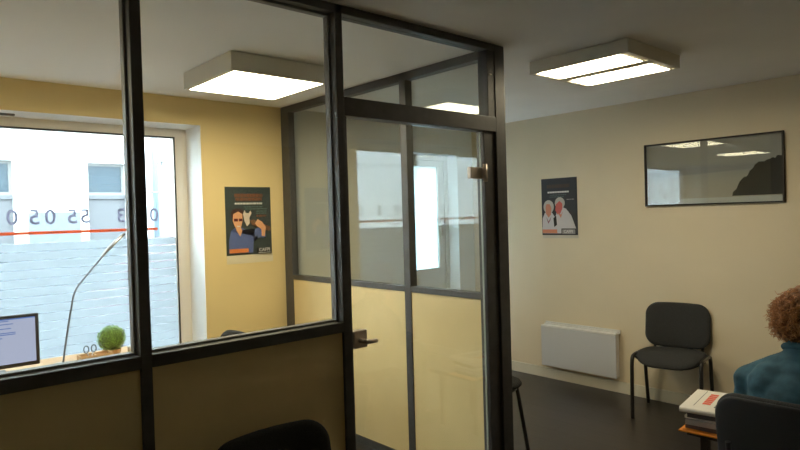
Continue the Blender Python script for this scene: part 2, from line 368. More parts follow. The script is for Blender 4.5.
# ------------------------------------------------------------------ heater, picture
ht = thing('wall_heater', 'flat white electric panel heater with a grey front, low on the right wall', 'heater', (XR, 2.983, 0))
b = bm_new(); box(b, -.085, -.025, -.385, .335, .137, .505, bev=.006); obj('body', b, MT['heater_w'], ht)
b = bm_new(); box(b, -.093, -.084, -.392, .342, .135, .490, bev=.004); obj('front_panel', b, MT['heater'], ht)
b = bm_new(); box(b, -.093, -.012, -.392, .342, .492, .501, bev=.002); box(b, -.020, -.010, -.392, .342, .501, .527)
box(b, -.055, -.050, -.380, .330, .501, .516)
for k in range(24): box(b, -.052, -.018, -.375 + k * .03, -.371 + k * .03, .501, .515)
obj('top_grille', b, MT['heater_w'], ht)
for s in (-.2, .2):
    b = bm_new(); box(b, -.026, 0, s - .02, s + .02, .15, .46); obj('wall_bracket', b, MT['bead'], ht)

def flat_art(bm, w, h, layers, th=.0012):
    """layers: (polygon in 0..1 uv, material index); poster faces local -Y, local x to the right, z up; origin bottom left"""
    for i, (poly, mi) in enumerate(layers):
        d = th + .00015 * i
        prism(bm, [(u * w, -d, v * h) for u, v in poly], (0, .00012, 0), mi)
def ell(cx, cy, rx, ry, n=18, a0=0, a1=2 * PI): return [(cx + rx * math.cos(a0 + (a1 - a0) * k / n), cy + ry * math.sin(a0 + (a1 - a0) * k / n)) for k in range(n)]
def rc(a, b_, c, d): return [(a, c), (b_, c), (b_, d), (a, d)]
pc = thing('framed_picture', 'wide black framed picture of a misty lake with a dark wooded headland', 'picture', (XR - .002, 2.347, 1.548), -PI / 2)
W_, H_ = .982, .488
b = bm_new(); holed(b, 'x', 0, W_, 0, H_, -.022, 0, [(.011, W_ - .011, .011, H_ - .011)]); obj('frame', b, MT['frame_blk'], pc)
def gradient_print():
    m = bpy.data.materials.new('misty_lake_print'); m.use_nodes = True; nt = m.node_tree; bs = nt.nodes['Principled BSDF']; N = nt.nodes.new; L = nt.links.new
    tc = N('ShaderNodeTexCoord'); sx = N('ShaderNodeSeparateXYZ'); L(tc.outputs['Object'], sx.inputs[0])
    n = N('ShaderNodeTexNoise'); n.inputs['Scale'].default_value = 5; L(tc.outputs['Object'], n.inputs['Vector'])
    ad = N('ShaderNodeMath'); ad.operation = 'MULTIPLY_ADD'; ad.inputs[1].default_value = .05; L(n.outputs['Fac'], ad.inputs[0]); L(sx.outputs['Z'], ad.inputs[2])
    mr = N('ShaderNodeMapRange'); mr.inputs[1].default_value = .02; mr.inputs[2].default_value = .5; L(ad.outputs[0], mr.inputs[0])
    r = N('ShaderNodeValToRGB'); e = r.color_ramp.elements; e[0].color = (.42, .38, .33, 1); e[1].color = (.38, .36, .34, 1)
    for p, c in ((.35, (.40, .37, .33)), (.50, (.34, .335, .33)), (.56, (.26, .27, .30)), (.64, (.33, .325, .32))):
        q = e.new(p); q.color = (*c, 1)
    L(mr.outputs[0], r.inputs[0]); L(r.outputs[0], bs.inputs['Base Color']); bs.inputs['Roughness'].default_value = .7
    return m
b = bm_new(); random.seed(3)
tree = [(1, 0.10), (.66, .10), (.665, .16), (.69, .20)]
x = .70
while x < .985:
    T = [(.69, .22), (.72, .33), (.76, .39), (.80, .50), (.84, .58), (.90, .60), (.95, .64), (1, .68)]
    for (a0, v0), (a1, v1) in zip(T, T[1:]):
        if a0 <= x <= a1: base = v0 + (v1 - v0) * (x - a0) / (a1 - a0)
    tree.append((x, base + random.uniform(-.012, .03))); x += .012
tree.append((1, .66))
hill = [(0, .46), (.0, .50), (.1, .53), (.2, .505), (.35, .545), (.5, .53), (.62, .56), (.8, .57), (.95, .60), (1, .6), (1, .5), (.7, .50), (.4, .47)]
flat_art(b, W_ - .022, H_ - .022, [(rc(0, 1, 0, 1), 0), (hill, 1), (tree[::-1], 2), ([(.12, .46), (.13, .58), (.14, .47)], 1), (rc(.0, 1, 0, .085), 3)])
for v in b.verts: v.co += Vector((.011, -.002, .011))
obj('print', b, [gradient_print(), mat('print_far_hills', (.27, .275, .29), .7), mat('print_dark_trees', (.022, .021, .022), .7), mat('print_white_border', (.50, .50, .50), .7)], pc)
one('picture_glass', (.011, W_ - .011, -.0085, -.0075, .011, H_ - .011), MT['pic_glass'], pc)

# ------------------------------------------------------------------ posters
def pm(name, c): return mat('poster_' + name, c, .5)
PMs = [pm('margin', (.78, .73, .60)), pm('dark_green', (.040, .058, .060)), pm('red_brown', (.20, .075, .035)), pm('white', (.72, .70, .66)), pm('teal', (.14, .22, .21)),
       pm('skin', (.80, .40, .20)), pm('hair', (.06, .018, .015)), pm('blue_shirt', (.10, .14, .34)), pm('orange', (.75, .22, .05)), pm('black', (.01, .01, .01)), pm('violin', (.20, .09, .04)), pm('glasses', (.13, .01, .01)), pm('pale', (.74, .62, .52))]
def words(u0, u1, v, hgt, mi, seed, gap=.012):
    r = random.Random(seed); L = []; u = u0
    while u < u1 - .01:
        wd = min(r.uniform(.03, .085), u1 - u); L.append((rc(u, u + wd, v - hgt / 2, v + hgt / 2), mi)); u += wd + gap
    return L
po = thing('poster', 'dark poster of a man in sunglasses and a blue shirt, on the yellow office wall', 'poster', (2.028, YB - .001, 1.272))
pw, ph = .374, .507
b = bm_new(); box(b, 0, pw, -.001, 0, -.0, ph, 1)
lay = [(rc(0, 1, 0, 1), 1)] + words(.20, .82, .875, .05, 2, 1, .008) + words(.22, .80, .82, .045, 2, 2, .008) + words(.20, .80, .755, .026, 3, 3, .007)
lay += words(.40, .80, .705, .012, 4, 4) + words(.42, .90, .675, .012, 4, 5) + words(.66, .90, .64, .012, 4, 6) + words(.66, .90, .61, .012, 4, 7) + words(.66, .88, .57, .03, 2, 8)
lay += [([(.04, .03), (.05, .22), (.10, .36), (.22, .42), (.34, .40), (.50, .33), (.56, .30), (.72, .25), (.80, .24), (.86, .26), (.84, .38), (.70, .40), (.62, .38), (.58, .20), (.56, .03)], 7),
        (ell(.245, .60, .145, .085), 6), ([(.15, .60), (.14, .50), (.18, .42), (.24, .37), (.31, .40), (.35, .50), (.35, .60), (.26, .64)], 5), ([(.20, .42), (.30, .41), (.34, .36), (.29, .27), (.21, .37)], 5),
        (rc(.165, .25, .495, .535), 11), (rc(.27, .345, .495, .535), 11), ([(.22, .43), (.30, .43), (.28, .415), (.24, .415)], 3),
        ([(.36, .60), (.40, .66), (.42, .62), (.48, .61), (.53, .65), (.55, .61), (.50, .55), (.50, .46), (.44, .42), (.39, .50)], 12),
        ([(.50, .50), (.58, .52), (.97, .40), (.98, .36), (.92, .34), (.55, .44)], 10), ([(.62, .46), (.68, .52), (.78, .48), (.86, .40), (.83, .26), (.76, .27), (.76, .37), (.66, .42)], 5),
        (rc(.05, .46, .035, .095), 8), (rc(.64, .98, .005, .095), 9)]
flat_art(b, pw, ph, lay)
text_into(b, 'CAFPI', .036, Matrix.Translation((.81 * pw, -.0155, .062 * ph)) @ MX, 3, .0002, .0006)
for l in words(.67, .95, .02, .010, 3, 9): prism(b, [(u * pw, -.0155, v * ph) for u, v in l[0]], (0, .0003, 0), l[1])
obj('printed_sheet', b, PMs, po)
b = bm_new(); box(b, .0, pw + .008, -.0008, 0, -.062, 0.0); obj('lower_margin', b, mat('poster_translucent_margin', (.80, .70, .50), .3), po)
P2 = [PMs[0], pm('navy', (.030, .032, .042)), pm('dim_brown', (.07, .045, .035)), PMs[3], pm('teal_dim', (.09, .16, .15)), pm('face', (.62, .25, .16)), pm('silver_hair', (.50, .47, .42)), pm('white_shirt', (.60, .57, .58)), pm('salmon', (.68, .24, .13)), PMs[9], pm('red_face', (.60, .12, .10)), pm('logo_grey', (.3, .28, .28)), pm('necklace', (.3, .12, .15))]
p2 = thing('poster', 'dark advertising poster of a white haired couple in white, on the right wall', 'poster', (XR - .001, 3.346, 1.3165), -PI / 2)
pw, ph = .372, .513
b = bm_new(); box(b, 0, pw, -.001, 0, 0, ph, 1)
lay = [(rc(0, 1, 0, 1), 1)] + words(.16, .80, .86, .06, 2, 11, .01) + words(.18, .78, .755, .028, 3, 12, .006) + words(.26, .72, .705, .012, 4, 13) + words(.24, .66, .672, .012, 4, 14) + words(.72, .92, .62, .014, 11, 15)
lay += [([(.02, .03), (.03, .30), (.10, .40), (.30, .40), (.42, .28), (.48, .03)], 7), (ell(.21, .50, .15, .12), 6), ([(.12, .50), (.13, .38), (.20, .31), (.27, .36), (.29, .48), (.24, .55), (.15, .55)], 5), ([(.13, .33), (.20, .24), (.28, .33), (.25, .26), (.19, .20)], 12),
        ([(.33, .20), (.44, .40), (.56, .50), (.70, .46), (.84, .34), (.96, .12), (.96, .03), (.40, .03)], 7), (ell(.53, .56, .14, .105), 6), ([(.42, .54), (.40, .44), (.46, .36), (.54, .38), (.60, .46), (.60, .55), (.52, .60)], 10), ([(.34, .30), (.42, .34), (.44, .18), (.36, .14)], 9), ([(.46, .40), (.56, .36), (.62, .42), (.55, .30)], 5),
        (rc(.02, .44, .035, .10), 8), (rc(.02, .40, .10, .14), 7), (rc(.56, .96, .005, .115), 9), (rc(.58, .94, .02, .10), 11)]
flat_art(b, pw, ph, lay)
text_into(b, 'CAFPI', .036, Matrix.Translation((.76 * pw, -.0135, .062 * ph)) @ MX, 3, .0002, .0006)
obj('printed_sheet', b, P2, p2)
b = bm_new(); box(b, .005, pw + .003, -.0008, 0, -.028, 0.0); obj('lower_margin', b, mat('poster_pale_margin', (.62, .57, .46), .4), p2)

# ------------------------------------------------------------------ chairs
def rrect_pad(bm, w, d, r, crown, t, nseg=8, curve=0, tilt=0, mi=0, puff=.010):
    """rounded pad in XZ plane (front towards -Y), centred; crown lifts top centre; curve bends sides forward"""
    prof = []
    cs = [(w / 2 - r, d / 2 - r, 0), (-w / 2 + r, d / 2 - r, PI / 2), (-w / 2 + r, -d / 2 + r, PI), (w / 2 - r, -d / 2 + r, 1.5 * PI)]
    for k, (cx, cz, a0) in enumerate(cs):
        for i in range(nseg + 1): prof.append((cx + r * math.cos(a0 + PI / 2 * i / nseg), cz + r * math.sin(a0 + PI / 2 * i / nseg)))
        nx = cs[(k + 1) % 4]; p0 = prof[-1]; p1 = (nx[0] + r * math.cos(nx[2]), nx[1] + r * math.sin(nx[2]))
        for i in range(1, 5): prof.append((p0[0] + (p1[0] - p0[0]) * i / 5, p0[1] + (p1[1] - p0[1]) * i / 5))
    def P(x, z, y, s):
        x *= s; z *= s; u = x / (w / 2)
        z2 = z + crown * (1 - u * u) * (1 if z > 0 else -.8) * abs(z) / (d / 2)
        return Vector((x, y - curve * u * u, z2))
    lev = [(0.0, -t / 2 - puff), (.35, -t / 2 - puff * .9), (.70, -t / 2 - puff * .5), (.90, -t / 2), (.97, -t / 3), (1, -t * .05), (1, t * .15), (.97, t / 2.3), (.92, t / 2), (.6, t / 2), (0, t / 2)]
    rings = []
    for s, y in lev:
        if s == 0: rings.append([bm.verts.new(P(0, 0, y, 0))])
        else: rings.append([bm.verts.new(P(x, z, y, s)) for x, z in prof])
    n = len(prof); new = []
    for a, c in zip(rings, rings[1:]):
        for k in range(n):
            if len(a) == 1: f = bm.faces.new((a[0], c[k], c[(k + 1) % n]))
            elif len(c) == 1: f = bm.faces.new((a[k], c[0], a[(k + 1) % n]))
            else: f = bm.faces.new((a[k], c[k], c[(k + 1) % n], a[(k + 1) % n]))
            f.smooth = True; f.material_index = mi
    return [v for r_ in rings for v in r_]
def make_chair(label, loc, rz, group=None, fab='fabric', splay=0, lift=0):
    t = thing('stacking_chair', label, 'chair', loc, rz, group)      # faces local -Y
    b = bm_new(); vs = rrect_pad(b, .450, .430, .14, .012, .040, puff=.012)
    bmesh.ops.transform(b, matrix=Matrix.Translation((0, -.018, .454)) @ Matrix.Rotation(-PI / 2 - .04, 4, 'X'), verts=b.verts)
    for v in b.verts: v.co.z -= 1.7 * max(0, -v.co.y - .06) ** 2
    obj('seat', b, MT[fab], t)
    b = bm_new(); vs = rrect_pad(b, .44, .385, .12, .006, .012, puff=0)
    bmesh.ops.transform(b, matrix=Matrix.Translation((0, -.014, .425)) @ Matrix.Rotation(-PI / 2 - .04, 4, 'X'), verts=b.verts)
    for v in b.verts: v.co.z -= 1.7 * max(0, -v.co.y - .06) ** 2
    obj('seat_shell', b, MT['plastic'], t)
    Tb = Matrix.Translation((0, .215, .632 + lift)) @ Matrix.Rotation(-.16, 4, 'X')
    b = bm_new(); rrect_pad(b, .460, .320, .085, .014, .034, curve=.030, puff=.010); bmesh.ops.transform(b, matrix=Tb, verts=b.verts); obj('backrest', b, MT[fab], t)
    b = bm_new(); rrect_pad(b, .455, .310, .085, .014, .010, curve=.030, puff=0); bmesh.ops.transform(b, matrix=Tb @ Matrix.Translation((0, .022, 0)), verts=b.verts); obj('backrest_shell', b, MT['plastic'], t)
    for s in (-1, 1):
        X = s * .232
        b = bm_new(); tube(b, [(X, -.215 - splay, 0), (X, -.205 - splay * .3, .30), (X, -.203, .40), (X, -.185, .445), (X, -.14, .455), (X, 0, .447)], .0135, 10, smooth=2); obj('leg', b, MT['tube'], t)
        b = bm_new(); tube(b, [(X, .225, 0), (X, .165, .30), (X, .150, .39), (X, .125, .430), (X, .09, .442), (X, 0, .447)], .0135, 10, smooth=2); obj('leg', b, MT['tube'], t)
        b = bm_new(); tube(b, [(s * .17, .10, .420), (s * .17, .19, .422), (s * .17, .213, .46), (s * .17, .236, .53 + lift / 2), (s * .17, .254, .62 + lift)], .0105, 8, smooth=2); obj('back_support', b, MT['tube'], t)
    b = bm_new()
    for y in (-.12, .10): tube(b, [(-.245, y, .447 if y < 0 else .440), (-.21, y, .420), (.21, y, .420), (.245, y, .447 if y < 0 else .440)], .009, 8)
    obj('seat_frame', b, MT['tube'], t)
    return t
make_chair('black padded stacking chair standing alone against the right wall, seat facing the camera', (4.475, 2.045, 0), -PI / 2 + math.radians(12), fab='fabric_g')
make_chair('black stacking chair with its back to the cream partition panel, lower edge of the photo', (1.055, 1.665, 0), 0)
make_chair('charcoal stacking chair that the person in the blue jacket sits on', (2.655, .725, 0), PI / 2, fab='fabric_g', lift=.035)
so = thing('round_stool', 'round black stool with splayed legs, half hidden behind the dark corner post', 'stool', (3.04, 2.54, 0))
b = bm_new(); tube(b, [(0, 0, z) for z in (.428, .431, .438, .448, .457, .462)], [.150, .166, .172, .172, .165, .145], 40); obj('seat', b, MT['fabric'], so)
b = bm_new(); tube(b, [(.135 * math.cos(k * PI / 16), .135 * math.sin(k * PI / 16), .414) for k in range(33)], .010, 8, cap=False); obj('seat_ring', b, MT['tube'], so)
for k in range(4):
    a = -.75 + k * PI / 2; c_, s_ = math.cos(a), math.sin(a)
    b = bm_new(); tube(b, [(.140 * c_, .140 * s_, .420), (.150 * c_, .150 * s_, .36), (.205 * c_, .205 * s_, 0)], .0125, 10); obj('leg', b, MT['tube'], so)
make_chair('dark stacking chair inside the office, its backrest top just above the middle rail', (1.53, 3.48, 0), -PI / 2, lift=.038)

# ------------------------------------------------------------------ desk and what stands on it
dk = thing('desk', 'light beech office desk pushed up to the shop window', 'desk', (.55, 3.72, 0))
b = bm_new(); box(b, -.85, .74, -.38, .36, .722, .750, bev=.003); obj('desk_top', b, MT['wood'], dk)
for s in (-.82, .71):
    b = bm_new(); box(b, s - .02, s + .02, -.34, .32, 0, .722, bev=.002); obj('leg_panel', b, MT['heater'], dk)
b = bm_new(); box(b, -.80, .69, .28, .30, .35, .722); obj('modesty_panel', b, MT['heater'], dk)
mo = thing('computer_monitor', 'black flat computer monitor showing a white page, on the office desk', 'monitor', (.485, 3.80, .75), math.radians(-1))
b = bm_new(); box(b, -.245, .250, -.012, .022, .035, .312, bev=.005); obj('bezel', b, MT['plastic'], mo)
b = bm_new(); box(b, -.230, .232, -.0135, -.0115, .056, .296); obj('screen', b, emis('screen_page', (.60, .64, .86), .78), mo)
b = bm_new(); tm = []
for i, (v, x0, x1) in enumerate([(.284, -.15, .06), (.268, -.2, .08), (.258, -.2, .02), (.245, -.2, .07), (.222, -.2, .09), (.213, -.2, .09), (.196, -.2, .03), (.18, -.2, .0)]):
    box(b, x0 + .06, x1 + .05, -.0143, -.0136, v - .002, v + .002)
box(b, -.230, .232, -.0143, -.0136, .290, .296)
obj('screen_text', b, emis('screen_blue_text', (.10, .25, .75), .6), mo)
b = bm_new(); box(b, .0 - .10, .10, -.07, .09, 0, .012, bev=.004); box(b, -.03, .03, .01, .03, .012, .12); obj('stand', b, MT['plastic'], mo)
tl = thing('desk_lamp', 'slim grey desk lamp with a bent stem leaning right in front of the window', 'lamp', (.849, 3.80, .75))
b = bm_new(); tube(b, [(0, 0, 0), (0, 0, .012)], .05, 24); obj('base', b, MT['steel'], tl)
b = bm_new(); tube(b, [(0, 0, .010), (.012, 0, .10), (.055, 0, .34), (.068, 0, .395), (.095, 0, .445), (.24, 0, .61)], .0052, 8, smooth=1); obj('stem', b, mat('grey_lamp_stem', (.16, .17, .19), .4, metal=.5), tl)
b = bm_new(); tube(b, [(.215, 0, .585), (.255, 0, .632), (.350, 0, .722)], [.005, .010, .009], 10); obj('lamp_head', b, MT['steel'], tl)
ty = thing('topiary_plant', 'small round clipped box plant in a wooden pot on the desk', 'plant', (1.115, 3.83, .75))
b = bm_new(); random.seed(5)
prof = [(.042, 0), (.052, .045), (.048, .045), (.044, .038)]
vr = [[b.verts.new((r * math.cos(2 * PI * k / 20), r * math.sin(2 * PI * k / 20), z)) for k in range(20)] for r, z in prof]
for a, c in zip(vr, vr[1:]):
    for k in range(20): b.faces.new((a[k], a[(k + 1) % 20], c[(k + 1) % 20], c[k]))
b.faces.new(vr[0][::-1]); b.faces.new(vr[-1]); obj('pot', b, MT['wood'], ty)
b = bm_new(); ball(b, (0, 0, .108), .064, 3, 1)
for k in range(2600):
    z = 1 - 2 * (k + .5) / 2600; ph_ = k * 2.39996; rr = math.sqrt(1 - z * z); d = Vector((rr * math.cos(ph_), rr * math.sin(ph_), z))
    c = Vector((0, 0, .108)) + d * random.uniform(.062, .079); e = Euler([random.uniform(-.9, .9) for _ in range(3)]).to_matrix() @ d
    s1 = d.orthogonal().normalized(); s1 = Matrix.Rotation(random.uniform(0, 6.28), 3, d) @ s1; s2 = e.cross(s1).normalized(); L_ = random.uniform(.004, .0065)
    q = [c - s1 * L_, c - s2 * L_ * .5 + e * .001, c + s1 * L_, c + s2 * L_ * .5 + e * .001]
    f = b.faces.new([b.verts.new(p) for p in q]); f.material_index = 0
obj('foliage', b, [MT['leaf'], MT['leaf_d']], ty, recalc=False)
tr = thing('desk_tray', 'low wooden desk organiser tray left of the round plant', 'tray', (1.0, 3.74, .75))
b = bm_new(); box(b, -.085, .085, -.045, .045, 0, .006)
for a in ((-.085, .085, -.045, -.039), (-.085, .085, .039, .045), (-.085, -.079, -.039, .039), (.079, .085, -.039, .039), (-.01, -.004, -.039, .039)): box(b, *a, .006, .050)
obj('tray_body', b, MT['wood'], tr)
sc = thing('scissors', 'pair of scissors standing handles up in the wooden desk tray', 'scissors', (.975, 3.745, .757), math.radians(5))
for s in (-1, 1):
    b = bm_new(); R_ = Matrix.Rotation(s * .28, 4, 'Y')
    tube(b, [R_ @ Vector((0, s * .002, z)) for z in (-.0, .055)], [.002, .004], 6)
    h = obj('blade', b, MT['steel'], sc)
    b = bm_new(); cc = R_ @ Vector((0, s * .002, .076)); tube(b, [cc + Vector((.013 * math.cos(a * PI / 8), 0, .020 * math.sin(a * PI / 8))) for a in range(17)], .0032, 8); obj('finger_loop', b, MT['plastic'], sc)
g1 = thing('stapler', 'small black stapler lying on the desk between monitor and lamp', 'stapler', (.80, 3.68, .75), .3)
b = bm_new(); box(b, -.045, .045, -.014, .014, 0, .010, bev=.003); obj('base', b, MT['plastic'], g1)
b = bm_new(); box(b, -.045, .042, -.013, .013, .014, .036, bev=.006, mtx=Matrix.Rotation(-.06, 4, 'Y')); box(b, -.044, -.03, -.01, .01, .008, .02); obj('arm', b, MT['plastic'], g1)
b = bm_new(); tube(b, [(.83, 3.60, .7545), (.88, 3.63, .7545), (.94, 3.67, .7545)], .0035, 8); tag(obj('pen', b, MT['plastic']), 'thin black pen lying on the desk in front of the lamp', 'pen')
b = bm_new(); tube(b, [(1.22, 3.80, .751), (1.22, 3.80, .80)], [.022, .026], 18); tag(obj('white_cup', b, MT['paper']), 'small white cup on the desk right of the round plant', 'cup')

# ------------------------------------------------------------------ side table, reading pile
tb = thing('side_table', 'low dark brown square table beside the seated person, carrying the pile of papers', 'table', (3.335, 1.13, 0))
b = bm_new(); box(b, -.230, .230, -.222, .222, .385, .412, bev=.003); obj('table_top', b, MT['darkwood'], tb)
for sx in (-1, 1):
    for sy in (-1, 1):
        b = bm_new(); box(b, sx * .16 - .018, sx * .16 + .018, sy * .16 - .018, sy * .16 + .018, 0, .385, bev=.002); obj('leg', b, MT['darkwood'], tb)
b = bm_new(); z = .413
prism(b, [(-.16, -.12, 0), (.16, -.12, 0), (.16, .12, 0), (-.16, .12, 0)], (0, 0, .006))
o = obj('orange_folder', b, MT['orange']); o.location = (3.222, 1.265, z); o.rotation_euler = (0, 0, math.radians(5)); tag(o, 'orange card folder at the bottom of the paper pile, sticking out left', 'folder')
z += .0065
mags = [(.300, .212, .021, 'paper3', 'dark covered magazine lying directly on the orange folder', 3, 3.262, 1.262), (.298, .210, .025, 'paper2', 'grey magazine, second up from the orange folder', 7, 3.255, 1.268),
        (.297, .210, .014, 'paper', 'thin white magazine in the middle of the paper pile', 2, 3.265, 1.265), (.300, .212, .023, 'paper3', 'dark magazine lying right under the folded newspaper', 10, 3.252, 1.262)]
for wd, dp, th, mm, lb, rz, px, py in mags:
    t = thing('magazine', lb, 'magazine', (px, py, z), math.radians(rz), 'magazines in the pile on the side table')
    b = bm_new(); box(b, -wd / 2 + .002, wd / 2 - .001, -dp / 2 + .001, dp / 2 - .001, .001, th - .001); obj('pages', b, MT['paper2'] if mm != 'paper' else MT['paper'], t)
    b = bm_new(); box(b, -wd / 2, wd / 2, -dp / 2, dp / 2, th - .001, th); box(b, -wd / 2, wd / 2, -dp / 2, dp / 2, 0, .001); box(b, -wd / 2, -wd / 2 + .002, -dp / 2, dp / 2, .001, th - .001); obj('cover', b, MT[mm], t)
    z += th + .0006
nw = thing('newspaper', 'folded white newspaper with a red headline on top of the pile', 'newspaper', (3.268, 1.262, z), math.radians(9))
b = bm_new(); n = 14; pts = []
for i in range(n + 1):
    a = PI / 2 + PI * i / n; pts.append((-.170 + .013 * math.cos(a), 0, .013 + .013 * math.sin(a)))
prism(b, [(.19, -.14, .026)] + [(x, -.14, zz) for x, _, zz in pts] + [(.19, -.14, .0)], (0, .28, 0)); obj('folded_pages', b, MT['paper'], nw)
b = bm_new()
for i in range(6):
    u = -.06 + i * .035; box(b, u - .014, u + .014, .020, .058, .0262, .0268)
obj('headline', b, MT['redink'], nw)
b = bm_new(); random.seed(11)
for r_ in range(5):
    u = -.11
    while u < .16:
        wd = random.uniform(.015, .05); box(b, u, min(u + wd, .17), -.012 - r_ * .02, -.003 - r_ * .02, .0262, .0268); u += wd + .006
box(b, -.12, .17, .085, .088, .0262, .0268)
obj('print_lines', b, MT['ink'], nw)

# ------------------------------------------------------------------ seated person (faces +x, seen from behind)
def chain(bm, pts, rs, n=18, mi=0):
    """tapered limb with rounded joints"""
    pts = [Vector(p) for p in pts]
    P_, R_ = [], []
    for i in range(len(pts) - 1):
        for k in range(5):
            u = k / 5; P_.append(pts[i].lerp(pts[i + 1], u)); R_.append(rs[i] + (rs[i + 1] - rs[i]) * (u * u * (3 - 2 * u)))
    P_.append(pts[-1]); R_.append(rs[-1])
    tube(bm, P_, R_, n, mi)
    for p, r in zip(pts, rs): ball(bm, p, r * .998, 3, mi)
def fused(name, bm, mats, parent, voxel, smooth=6, disp=None):
    o = obj(name, bm, mats, parent)
    m = o.modifiers.new('remesh', 'REMESH'); m.mode = 'VOXEL'; m.voxel_size = voxel; m.use_smooth_shade = True
    s = o.modifiers.new('smooth', 'SMOOTH'); s.factor = .6; s.iterations = smooth
    bpy.context.view_layer.update()
    me = bpy.data.meshes.new_from_object(o.evaluated_get(bpy.context.evaluated_depsgraph_get()))
    o.modifiers.clear(); old = o.data; o.data = me; bpy.data.meshes.remove(old)
    if not me.materials:
        for q in (mats if isinstance(mats, (list, tuple)) else [mats]): me.materials.append(q)
    if disp:
        for v in me.vertices: v.co += v.normal * disp(v.co)
    for p in me.polygons: p.use_smooth = True
    me.name = name; return o
pe = thing('person', 'person with short curly auburn hair in a blue-teal jacket, sitting with back to the camera', 'person', (2.655, .735, 0))
# local frame: x forward, y left, z up
sh = lambda s: Vector((.065, s * .178, .812)); el = lambda s: Vector((.13, s * .215, .66)); wr = lambda s: Vector((.325, s * .085, .655))
hip = lambda s: Vector((-.02, s * .09, .562)); kn = lambda s: Vector((.39, s * .105, .535)); an = lambda s: Vector((.40, s * .105, .10))
HC = Vector((.150, .004, 1.062)); HR = Euler((0, .30, 0)).to_matrix()
def hd_(x, y, z): return HC + HR @ Vector((x, y, z))
b = bm_new()
chain(b, [(-.01, 0, .585), (-.02, 0, .68), (.01, 0, .78), (.05, 0, .855)], [.105, .105, .105, .070])
for s in (-1, 1):
    chain(b, [(.04, s * .05, .850), sh(s)], [.075, .050]); chain(b, [sh(s), el(s), wr(s)], [.046, .036, .026])
    chain(b, [hip(s), kn(s), (.39, s * .105, .36), an(s)], [.085, .060, .055, .036]); chain(b, [an(s), (.50, s * .115, .045), (.57, s * .12, .04)], [.038, .036, .026])
    # hand: palm, thumb, four fingers resting on the thigh
    w0 = wr(s); d = Vector((.85, -s * .45, -.22)).normalized(); sd_ = Vector((0, 0, 1)).cross(d).normalized() * (-s); up_ = d.cross(sd_).normalized()
    if up_.z < 0: up_ = -up_
    ball(b, w0 + d * .045, (.047, .040, .017), 3, 0, Matrix((d, sd_, up_)).transposed())
    for k, L_ in enumerate((.070, .078, .074, .060)):
        q = w0 + d * .080 + sd_ * (.028 - k * .0185); 
        chain(b, [q - d * .03, q + d * L_ * .4 + up_ * .003, q + d * L_ * .75 - up_ * .006, q + d * L_ - up_ * .018], [.0095, .009, .0082, .0070], 10)
    chain(b, [w0 + d * .018 + sd_ * .022, w0 + d * .045 + sd_ * .048, w0 + d * .075 + sd_ * .055 - up_ * .006], [.0125, .0105, .0085], 10)
chain(b, [(.06, 0, .89), (.112, 0, 1.00)], [.056, .050])
ball(b, hd_(-.008, 0, .020), (.094, .076, .098), 4, 0, HR); ball(b, hd_(.035, 0, -.045), (.058, .056, .072), 4, 0, HR); ball(b, hd_(.068, 0, -.095), (.024, .028, .020), 3, 0, HR)
chain(b, [hd_(.090, 0, .012), hd_(.112, 0, -.028)], [.010, .013], 10)
for s in (-1, 1):
    ball(b, hd_(.098, s * .012, -.034), .008, 2); ball(b, hd_(.062, s * .036, -.020), (.03, .022, .025), 3, 0, HR); ball(b, hd_(.0, s * .078, -.008), (.018, .010, .032), 3, 0, HR); ball(b, hd_(.080, s * .030, .028), (.015, .022, .008), 2, 0, HR)
body = fused('body', b, MT['skin'], pe, .0055, 4)
for s in (-1, 1):
    b = bm_new(); ball(b, hd_(.077, s * .031, .008), .0118, 3, 0); ball(b, hd_(.0855, s * .031, .007), .0055, 2, 1); obj('eye', b, [MT['eye'], MT['iris']], pe)
b = bm_new(); ball(b, hd_(.094, 0, -.060), (.008, .024, .006), 3, 0, HR); ball(b, hd_(.093, 0, -.068), (.008, .020, .006), 3, 0, HR); obj('lips', b, MT['lips'], pe)
def wr_(p): return .0045 * noise.noise(p * 16) + .003 * noise.noise(Vector((p.x * 30, p.y * 12, p.z * 34))) + .0035 * math.sin(p.z * 70 + 3 * noise.noise(p * 9)) * max(0, min(1, (.95 - p.z) * 4))
b = bm_new()
chain(b, [(-.005, 0, .60), (-.022, 0, .68), (.005, 0, .77), (.045, 0, .845)], [.128, .130, .135, .108])
for s in (-1, 1):
    chain(b, [(-.01, s * .06, .59), (-.015, s * .065, .70), (.01, s * .08, .82)], [.115, .108, .098]); chain(b, [(.055, s * .03, .905), (.06, s * .10, .862), sh(s)], [.062, .066, .068])
    chain(b, [sh(s), el(s), wr(s).lerp(el(s), .06)], [.072, .060, .042])
chain(b, [(.055, 0, .89), (.082, 0, .945), (.100, 0, .985)], [.082, .070, .064])
fused('jacket', b, MT['jacket'], pe, .007, 8, wr_)
b = bm_new(); cc = Vector((.096, 0, .962)); ax = Vector((.30, -.03, .95)).normalized(); u1 = ax.orthogonal().normalized(); u2 = ax.cross(u1)
tube(b, [cc + (u1 * math.cos(a * PI / 12) + u2 * math.sin(a * PI / 12)) * .066 for a in range(25)], .016, 10, cap=False); fused('collar', b, MT['jacket'], pe, .006, 4)
b = bm_new()
for s in (-1, 1): chain(b, [hip(s), kn(s), (.39, s * .105, .36), (.398, s * .105, .14)], [.098, .074, .070, .060])
chain(b, [(-.03, -.05, .55), (-.03, .05, .55)], [.115, .115]); fused('trousers', b, MT['trousers'], pe, .007, 5, lambda p: .003 * noise.noise(p * 20))
for s in (-1, 1):
    b = bm_new(); chain(b, [(.385, s * .107, .075), (.44, s * .112, .058), (.50, s * .116, .046), (.575, s * .122, .042)], [.048, .046, .043, .036]); box(b, .345, .605, s * .116 - .036, s * .116 + .036, .001, .02, bev=.008)
    fused('shoe', b, MT['shoe'], pe, .006, 3)
